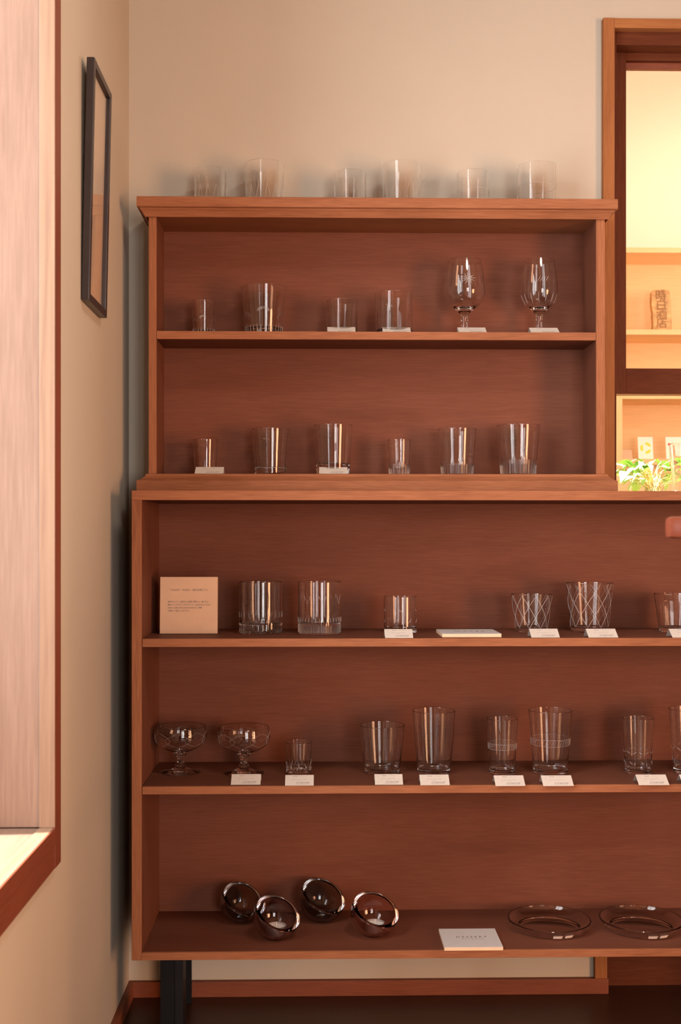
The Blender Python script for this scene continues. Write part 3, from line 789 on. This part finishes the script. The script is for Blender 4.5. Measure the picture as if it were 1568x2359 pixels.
# ------------------------------------------------------------------ smoked candle bowls
Z5 = ZB1
def bowl(label, u0, u1, v1, m, rot, tea=None, vtop=None):
    um = (u0 + u1) / 2
    X, Yf = hitZ(um, v1, Z5)
    R = (u1 - u0) / 2 * (Yf + .03) / F
    Yc = Yf + R * .55; X = UX(um, Yc)
    wl = .0075
    P = []
    cut = .20 * R
    n = 18
    a0 = math.acos(-1); a1 = math.acos(-0) 
    am = math.asin(cut / R)
    for k in range(n + 1):
        a = -pi / 2 + (am + pi / 2) * k / n
        P.append((max(0, R * cos(a)), R * sin(a)))
    P[0] = (0, -R)
    ri = R - wl
    ai = math.asin(cut / ri)
    rr0, rr1 = R * cos(am), ri * cos(ai)
    P += [(rr0 * .86 + rr1 * .14, cut + .0005), (rr0 * .14 + rr1 * .86, cut + .0005)]
    for k in range(n + 1):
        a = ai + (-pi / 2 - ai) * k / n
        P.append((max(0, ri * cos(a)), ri * sin(a)))
    P[-1] = (0, -ri)
    me = lathe(P, 72, [m], None, None, 60, 'candle_bowl')
    Rm = rot.to_matrix().to_4x4() if hasattr(rot, 'to_matrix') else rot
    me.transform(Rm)
    zmin = -R * .90
    for v in me.vertices:
        if v.co.z < zmin:
            v.co.z = zmin if v.co.length > R - wl * .5 else max(v.co.z, zmin + .0042)
    for v in me.vertices: v.co.z -= zmin
    me.update()
    o = link('candle_bowl', me, None, (X, Yc, Z5 + .0002)); tag(o, label, 'candle holder', 'smoked glass candle bowls')
    if tea:
        tl = thing('tealight_candle', tea, 'candle', (X, Yc - .002, Z5 + .0098), (0, 0, 0), 'tealights in the bowls')
        r, h = .0205, .0165
        link('tin_cup', lathe([(0, 0), (r - .001, 0), (r, .001), (r, h), (r - .0005, h + .0004), (r - .001, h), (r - .001, .002), (0, .002)], 40, [M['tin']], sharp=40, name='tin_cup'), tl)
        link('wax', lathe([(0, .0022), (r - .0014, .0022), (r - .0014, h - .0035), (r - .003, h - .003), (.004, h - .0032), (0, h - .0034)], 40, [M['wax']], sharp=40, name='wax'), tl)
        link('wick', tube('wick', [(0, 0, h - .004), (.0003, 0, h + .002), (.0008, 0, h + .006)], .0007, M['wick'], 6), tl)
    return o
def tilt(nx, ny, nz): return Vector((0, 0, 1)).rotation_difference(Vector((nx, ny, nz)).normalized())
bowl('dark grey glass candle bowl at the back left, partly hidden', 507, 606, 2131, M['smoke'], tilt(.40, -.44, .80))
bowl('violet-grey glass candle bowl with tealight, in front', 582, 691, 2171, M['smoke2'], tilt(.38, -.42, .82), 'white tealight inside the violet-grey bowl')
bowl('dark grey glass candle bowl standing second from the right', 688, 795, 2129, M['smoke'], tilt(.38, -.42, .82))
bowl('reddish-brown glass candle bowl with tealight at the right', 807, 918, 2164, M['smoke3'], tilt(.28, -.44, .85), 'white tealight inside the reddish-brown bowl')

# ------------------------------------------------------------------ glass plates
def plate(label, u0, u1, vfront, vback):
    um = (u0 + u1) / 2
    h = .020
    X, Yf = hitZ(um, vfront, Z5)
    r = (u1 - u0) / 2 * (Yf + .06) / F
    Yc = Yf + r * .86; X = UX(um, Yc)
    rb = r * .84
    P = [(0, .0009), (rb * .86, .0009), (rb * .90, 0), (rb * .96, .0004), (rb + (r - rb) * .12, .0022), (rb + (r - rb) * .45, .006), (rb + (r - rb) * .8, .012), (r - .0003, h - .0035), (r + .0003, h - .001), (r - .0006, h), (r - .0026, h - .0002), (r - .0034, h - .002),
         (rb + (r - rb) * .8 - .0028, .0135), (rb + (r - rb) * .4 - .002, .0075), (rb + (r - rb) * .12 - .002, .0046), (rb * .95, .0034), (rb * .85, .0028), (0, .0027)]
    t = thing('glass_plate', label, 'plate', (X, Yc, Z5 + .0003), (0, 0, 0), 'glass dessert plates')
    link('glass_body', lathe(P, 96, [M['glass']], None, None, 40, 'glass_body'), t)
    for a0, a1 in ((-.10, .13), (.21, .42)):
        V, Fc = [], []
        for k in range(7):
            a = FR + a0 + (a1 - a0) * k / 6
            for f, zz in ((.30, .0036), (.74, .0104)):
                for e in (.0003, .0006):
                    q = rb + (r - rb) * f + e * 2
                    V.append((q * cos(a), q * sin(a), zz))
        for k in range(6):
            b = k * 4
            Fc += [[b + 1, b + 5, b + 7, b + 3], [b, b + 2, b + 6, b + 4], [b, b + 4, b + 5, b + 1], [b + 2, b + 3, b + 7, b + 6]]
        Fc += [[0, 1, 3, 2], [24, 26, 27, 25]]
        link('sticker', mesh('sticker', V, Fc, M['sticker'], True, sharp=40), t)
plate('shallow clear glass plate with white stickers beside the DESSERT sign', 1169, 1360, 2166, 2087)
plate('shallow clear glass plate with white stickers at the right edge', 1380, 1572, 2166, 2087)

# ------------------------------------------------------------------ framed sheet on the left wall
fy0 = Yat(188, XL + .002); fy1 = fy0 / .922
fz0, fz1 = VZ(690, fy0, 190), VZ(130, fy0, 198)
fw, fh, fd, ft = fy1 - fy0, fz1 - fz0, .014, .0135
pf = thing('picture_frame', 'narrow black framed sheet hanging on the left wall', 'picture frame', (XL + .001, fy0, fz0), (0, math.radians(1.3), 0))
def fbar(name, lo, hi): link(name, boxmesh(name, lo, hi, M['frame'], .0018), pf)
fbar('frame_rail', (0, 0, 0), (fd, ft, fh)); fbar('frame_rail', (0, fw - ft, 0), (fd, fw, fh))
fbar('frame_rail', (0, ft, fh - ft), (fd, fw - ft, fh)); fbar('frame_rail', (0, ft, 0), (fd, fw - ft, ft))
link('paper_sheet', boxmesh('paper_sheet', (.003, ft - .003, ft - .003), (.005, fw - ft + .003, fh - ft + .003), M['paper']), pf)
link('glass_pane', boxmesh('glass_pane', (.008, ft - .002, ft - .002), (.0095, fw - ft + .002, fh - ft + .002), M['pane']), pf)

# ------------------------------------------------------------------ back room furniture
YF, YB2 = 3.62, 3.79
def bz(v, Y=YF): return VZ(v, Y, 1500)
bx0, bx1 = UX(1419, YF), BX1 - .05
su = thing('wall_shelves', 'pale birch shelf unit in the bright room behind the opening', 'shelving', ((bx0 + bx1) / 2, (YF + YB2) / 2, 0))
xs = bx0 - (UX(1433, YF) - UX(1419, YF)) * 0
box('side_panel', (bx0 - .004, YF, 0), (UX(1433, YF), YB2, bz(570)), M['paleZ'], su, .001)
box('side_panel', (bx1 - .02, YF, 0), (bx1, YB2, bz(570)), M['paleZ'], su, .001)
xi = UX(1433, YF)
for a, b in ((570, 582), (759, 771), (909, 919), (1057, 1071)):
    box('shelf', (xi, YF, bz(b)), (bx1 - .02, YB2 - .01, bz(a)), M['paleX'], su, .001)
box('back_panel', (xi, YB2 - .01, 0), (bx1 - .02, YB2, bz(572)), M['paleX'], su)
box('base_panel', (xi, YF + .02, 0), (bx1 - .02, YF + .04, bz(1071)), M['paleX'], su)
# wooden tablet
yt = YF + .07; ztab = bz(759) + .0026
tw, th = 44 * yt / F, 103 * yt / F
V, Fc = [], []
prof2 = [(-.5, 0), (.5, 0), (.53, .3), (.50, .7), (.47, .93), (.40, .985), (.2, 1.0), (-.25, .995), (-.42, .985), (-.50, .93), (-.51, .7), (-.47, .45), (-.46, .2)]
for y in (0, .022):
    for a, b in prof2: V.append((a * tw, y, b * th))
n = len(prof2); Fc = [[i, (i + 1) % n, (i + 1) % n + n, i + n] for i in range(n)] + [list(range(n))[::-1], list(range(n, 2 * n))]
tb = thing('wooden_tablet', 'old carved wooden tablet with characters on the birch shelf', 'tablet', (UX(1525, yt), yt, ztab), (-math.radians(6), 0, 0))
link('board', mesh('board', V, Fc, M['tablet']), tb)
for k, ch in enumerate('時白酒店'):
    link('carved_character', textmesh('carved_character', ch, tw * .62, M['carve'], ext=.0008), tb, (0, -.0006, th * (.79 - .21 * k) - .004), (pi / 2, 0, 0))
# cards in the lower niche
znc = bz(1057) + .0002
def postcard(label, u0, u1, vt, deco, lean=8, m='cardwhite', y=YF + .07):
    w_ = (u1 - u0) * y / F; h = VZ(vt, y, 1500) - znc
    t = thing('postcard', label, 'card', (UX((u0 + u1) / 2, y), y, znc + .0008), (-math.radians(lean), 0, 0), 'cards in the birch niche')
    link('sheet', boxmesh('sheet', (-w_ / 2, 0, 0), (w_ / 2, .002, h), M[m], .0002), t)
    if deco == 'arcs':
        for k in range(3):
            V, Fc = [], []
            for i in range(9):
                a = k * 2.094 + .35 + 1.35 * i / 8
                wd = w_ * .085 * (.55 + .45 * sin(pi * i / 8))
                for rr in (w_ * .29 - wd, w_ * .29 + wd):
                    for y_ in (-.0006, -.0001): V.append((rr * cos(a) + w_ * .03, y_, h * .52 + rr * sin(a) * 1.05))
            for i in range(8):
                b = i * 4
                Fc += [[b, b + 2, b + 6, b + 4], [b + 1, b + 5, b + 7, b + 3], [b, b + 4, b + 5, b + 1], [b + 2, b + 3, b + 7, b + 6]]
            Fc += [[0, 1, 3, 2], [32, 34, 35, 33]]
            link('yellow_arc', mesh('yellow_arc', V, Fc, M['yellow']), t)
    if deco == 'dots':
        for k in range(6):
            me = lathe([(0, 0), (w_ * .055, 0), (w_ * .055, .0005), (0, .0005)], 12, [M['red']], name='red_dot'); me.transform(Matrix.Rotation(pi / 2, 4, 'X'))
            link('red_dot', me, t, (-w_ * .36 + w_ * .145 * k, -.0001, h * .68))
    return t
postcard('postcard with ring of three yellow arcs in the birch niche', 1470, 1505, 1006, 'arcs')
postcard('postcard with row of red dots above the leaves in the niche', 1534, 1592, 1006, 'dots')
postcard('small blank tan card beside the niche side panel', 1434, 1457, 1035, None, 20, 'kraft')

# plant on the counter
ZCN = ZLT - .001
Ypl = 2.79
pl2 = thing('trailing_plant', 'leafy variegated green plant on the counter in the opening', 'plant', (UX(1505, Ypl), Ypl, ZCN))
link('pot', lathe([(0, 0), (.040, 0), (.044, .004), (.046, .016), (.0475, .017), (.0475, .019), (.043, .019), (.042, .006), (0, .006)], 40, [M['ceramic']], name='pot'), pl2)
link('soil', lathe([(0, .0062), (.0415, .0062), (.0425, .014), (.02, .0155), (0, .0158)], 32, [M['soil']], name='soil'), pl2)
def leafmesh():
    V, Fc = [], []
    prof = [(0, .04), (.15, .34), (.35, .5), (.55, .46), (.78, .26), (1, .02)]
    for t, wd in prof:
        z = .12 * sin(t * pi) - .18 * t * t
        V += [(t, -wd * .5, z + .06 * wd), (t, 0, z - .02), (t, wd * .5, z + .06 * wd)]
    for k in range(5):
        b = k * 3
        Fc += [[b, b + 3, b + 4, b + 1], [b + 1, b + 4, b + 5, b + 2]]
    nn = len(V)
    V += [(x, y, z - .012) for x, y, z in V]
    Fc += [[i + nn for i in f][::-1] for f in Fc]
    return mesh('leaf', V, Fc, M['leaf'], True, recalc=False)
lm = leafmesh()
lr = random.Random(3)
for k in range(64):
    # stems arch out of the pot; leaf sits at the tip
    ang = lr.uniform(-pi * .1, pi * 1.25) if k > 18 else lr.uniform(pi * .78, pi * 1.35)
    reach = lr.uniform(.02, .075) if k > 18 else lr.uniform(.03, .105)
    hgt = lr.uniform(.035, .105) * (1.1 - reach * 5.2)
    tip = Vector((reach * cos(ang), reach * sin(ang) * .8, .016 + max(.012, hgt)))
    mid = Vector((reach * .45 * cos(ang), reach * .45 * sin(ang) * .8, .014 + max(.012, hgt) * .85))
    base = Vector((lr.uniform(-.02, .02), lr.uniform(-.02, .02), .012))
    link('stem', tube('stem', [base, mid, tip], .0012, M['stem'], 5, .0007), pl2)
    o = link('leaf', lm, pl2, tip, (lr.uniform(-.5, .5), lr.uniform(-.5, .7), ang + lr.uniform(-.7, .7)))
    s = lr.uniform(.030, .048); o.scale = (s, s * lr.uniform(.75, 1.0), s)
# tumbler on the counter, spoon rest
Yg = 2.645
tumbler('tumbler_glass', 'clear tapered glass on the counter beside the plant', 1542, 1606, 1020, ZCN, Yg, b0=1550, b1=1598, base=.016, foot=.004, wall=.002)
sp = thing('serving_spoon', 'dull metal spoon lying on the counter below the leaves', 'spoon', (UX(1436, 2.63), 2.63, ZCN))
link('spoon_bowl', (lambda me: (me.transform(Matrix.Diagonal((1.35, .9, 1, 1))), me)[1])(lathe([(0, .0005), (.006, .0008), (.012, .005), (.0145, .0105), (.0140, .0112), (.0110, .0062), (.005, .003), (0, .0025)], 32, [M['spoon']], name='spoon_bowl')), sp)
link('handle', tube('handle', [(.0175, 0, .010), (.035, .003, .012), (.07, .01, .006), (.11, .02, .003)], .0026, M['spoon'], 8, .0034), sp)

# pendant lamp added above view to brighten the back room
lp = thing('added_pendant_lamp', 'pale round pendant lamp added above view to light the back room', 'lamp', (1.55, 3.25, 2.50))
link('added_lamp_shade', lathe([(0, .12), (.03, .12), (.12, .07), (.17, 0), (.168, -.002), (.115, .064), (.03, .112), (0, .112)], 40, [M['shade']], name='added_lamp_shade'), lp)
link('cord', tube('cord', [(0, 0, .12), (0, 0, .32)], .003, M['steel'], 6), lp)
pll = bpy.data.lights.new('pendant_fill', 'POINT'); pll.energy = 14; pll.color = (1.0, 0.90, 0.75); pll.shadow_soft_size = .06
plo = bpy.data.objects.new('pendant_fill', pll); C.objects.link(plo); plo.location = (1.55, 3.25, 2.49)

sl = thing('added_spotlight', 'small white spotlight added out of view to brighten the plant', 'lamp', (0.95, 3.02, BC - .16))  # unseen fixture, added only to carry the light on the leaves
link('spot_can', lathe([(0, .12), (.035, .12), (.038, .115), (.038, 0), (.035, 0), (.035, .1), (0, .1)], 32, [M['ceramic']], name='spot_can'), sl)
link('bracket', tube('bracket', [(0, 0, .12), (0, 0, .16)], .008, M['steel'], 10), sl)
spl = bpy.data.lights.new('spotlight', 'SPOT'); spl.energy = 4200; spl.color = (1.0, 0.96, 0.88); spl.spot_size = math.radians(15); spl.spot_blend = .4; spl.shadow_soft_size = .03  # added beam, strong enough to overexpose the plant
spo = bpy.data.objects.new('spotlight', spl); C.objects.link(spo); spo.location = (0.95, 3.02, BC - .12)
spo.rotation_euler = (Vector((UX(1492, 2.78), 2.78, ZLT)) - Vector((0.95, 3.02, BC - .12))).to_track_quat('-Z', 'Y').to_euler()

# ceiling lamp added out of view to brighten the shelf tops
cl = thing('added_ceiling_lamp', 'flat round ceiling lamp added out of view to light the shelf tops', 'lamp', (0.55, 1.05, CEIL - .05))
link('added_lamp_housing', lathe([(0, .05), (.20, .05), (.215, .045), (.215, .004), (.208, 0), (.200, .006), (.195, .02), (0, .02)], 48, [M['ceramic']], name='added_lamp_housing'), cl)
cll = area('ceiling_fill', (0.55, 1.05, CEIL - .045), (0, 0, 0), .36, .36, 15, (1.0, 0.90, 0.78)); cll.data.shape = 'DISK'

# ------------------------------------------------------------------ chair at the right edge, near the viewer
Yk = 1.38
kx = UX(1535, Yk); kz1, kz0 = VZ(1190, Yk, 1560), VZ(1240, Yk, 1560)
ch = thing('wooden_chair', 'reddish wooden chair whose top rail end reaches in at the right edge', 'chair', (kx + .23, Yk, 0))
def rbar(name, lo, hi, bev=.006, parent=ch):
    c = Vector(((lo[0] + hi[0]) / 2, (lo[1] + hi[1]) / 2, (lo[2] + hi[2]) / 2))
    bm_ = boxmesh(name, Vector(lo) - c, Vector(hi) - c, M['chair'], bev)
    bm_.polygons.foreach_set('use_smooth', [True] * len(bm_.polygons)); bm_.set_sharp_from_angle(angle=math.radians(50))
    return link(name, bm_, parent, c - ch.location)
rbar('top_rail', (kx, Yk - .012, kz0), (kx + .46, Yk + .012, kz1), .007)
for x in (kx + .045, kx + .385): rbar('back_post', (x, Yk - .014, 0), (x + .03, Yk + .014, kz0 + .001), .004)
for z in (.62, .78): rbar('back_slat', (kx + .074, Yk - .007, z), (kx + .386, Yk + .007, z + .05), .003)
rbar('seat', (kx + .035, Yk - .44, .42), (kx + .425, Yk - .016, .45), .006)
for x in (kx + .045, kx + .385): rbar('front_leg', (x, Yk - .42, 0), (x + .03, Yk - .39, .421), .004)
for x in (kx + .053, kx + .393): rbar('side_stretcher', (x, Yk - .391, .18), (x + .014, Yk - .013, .20), .003)
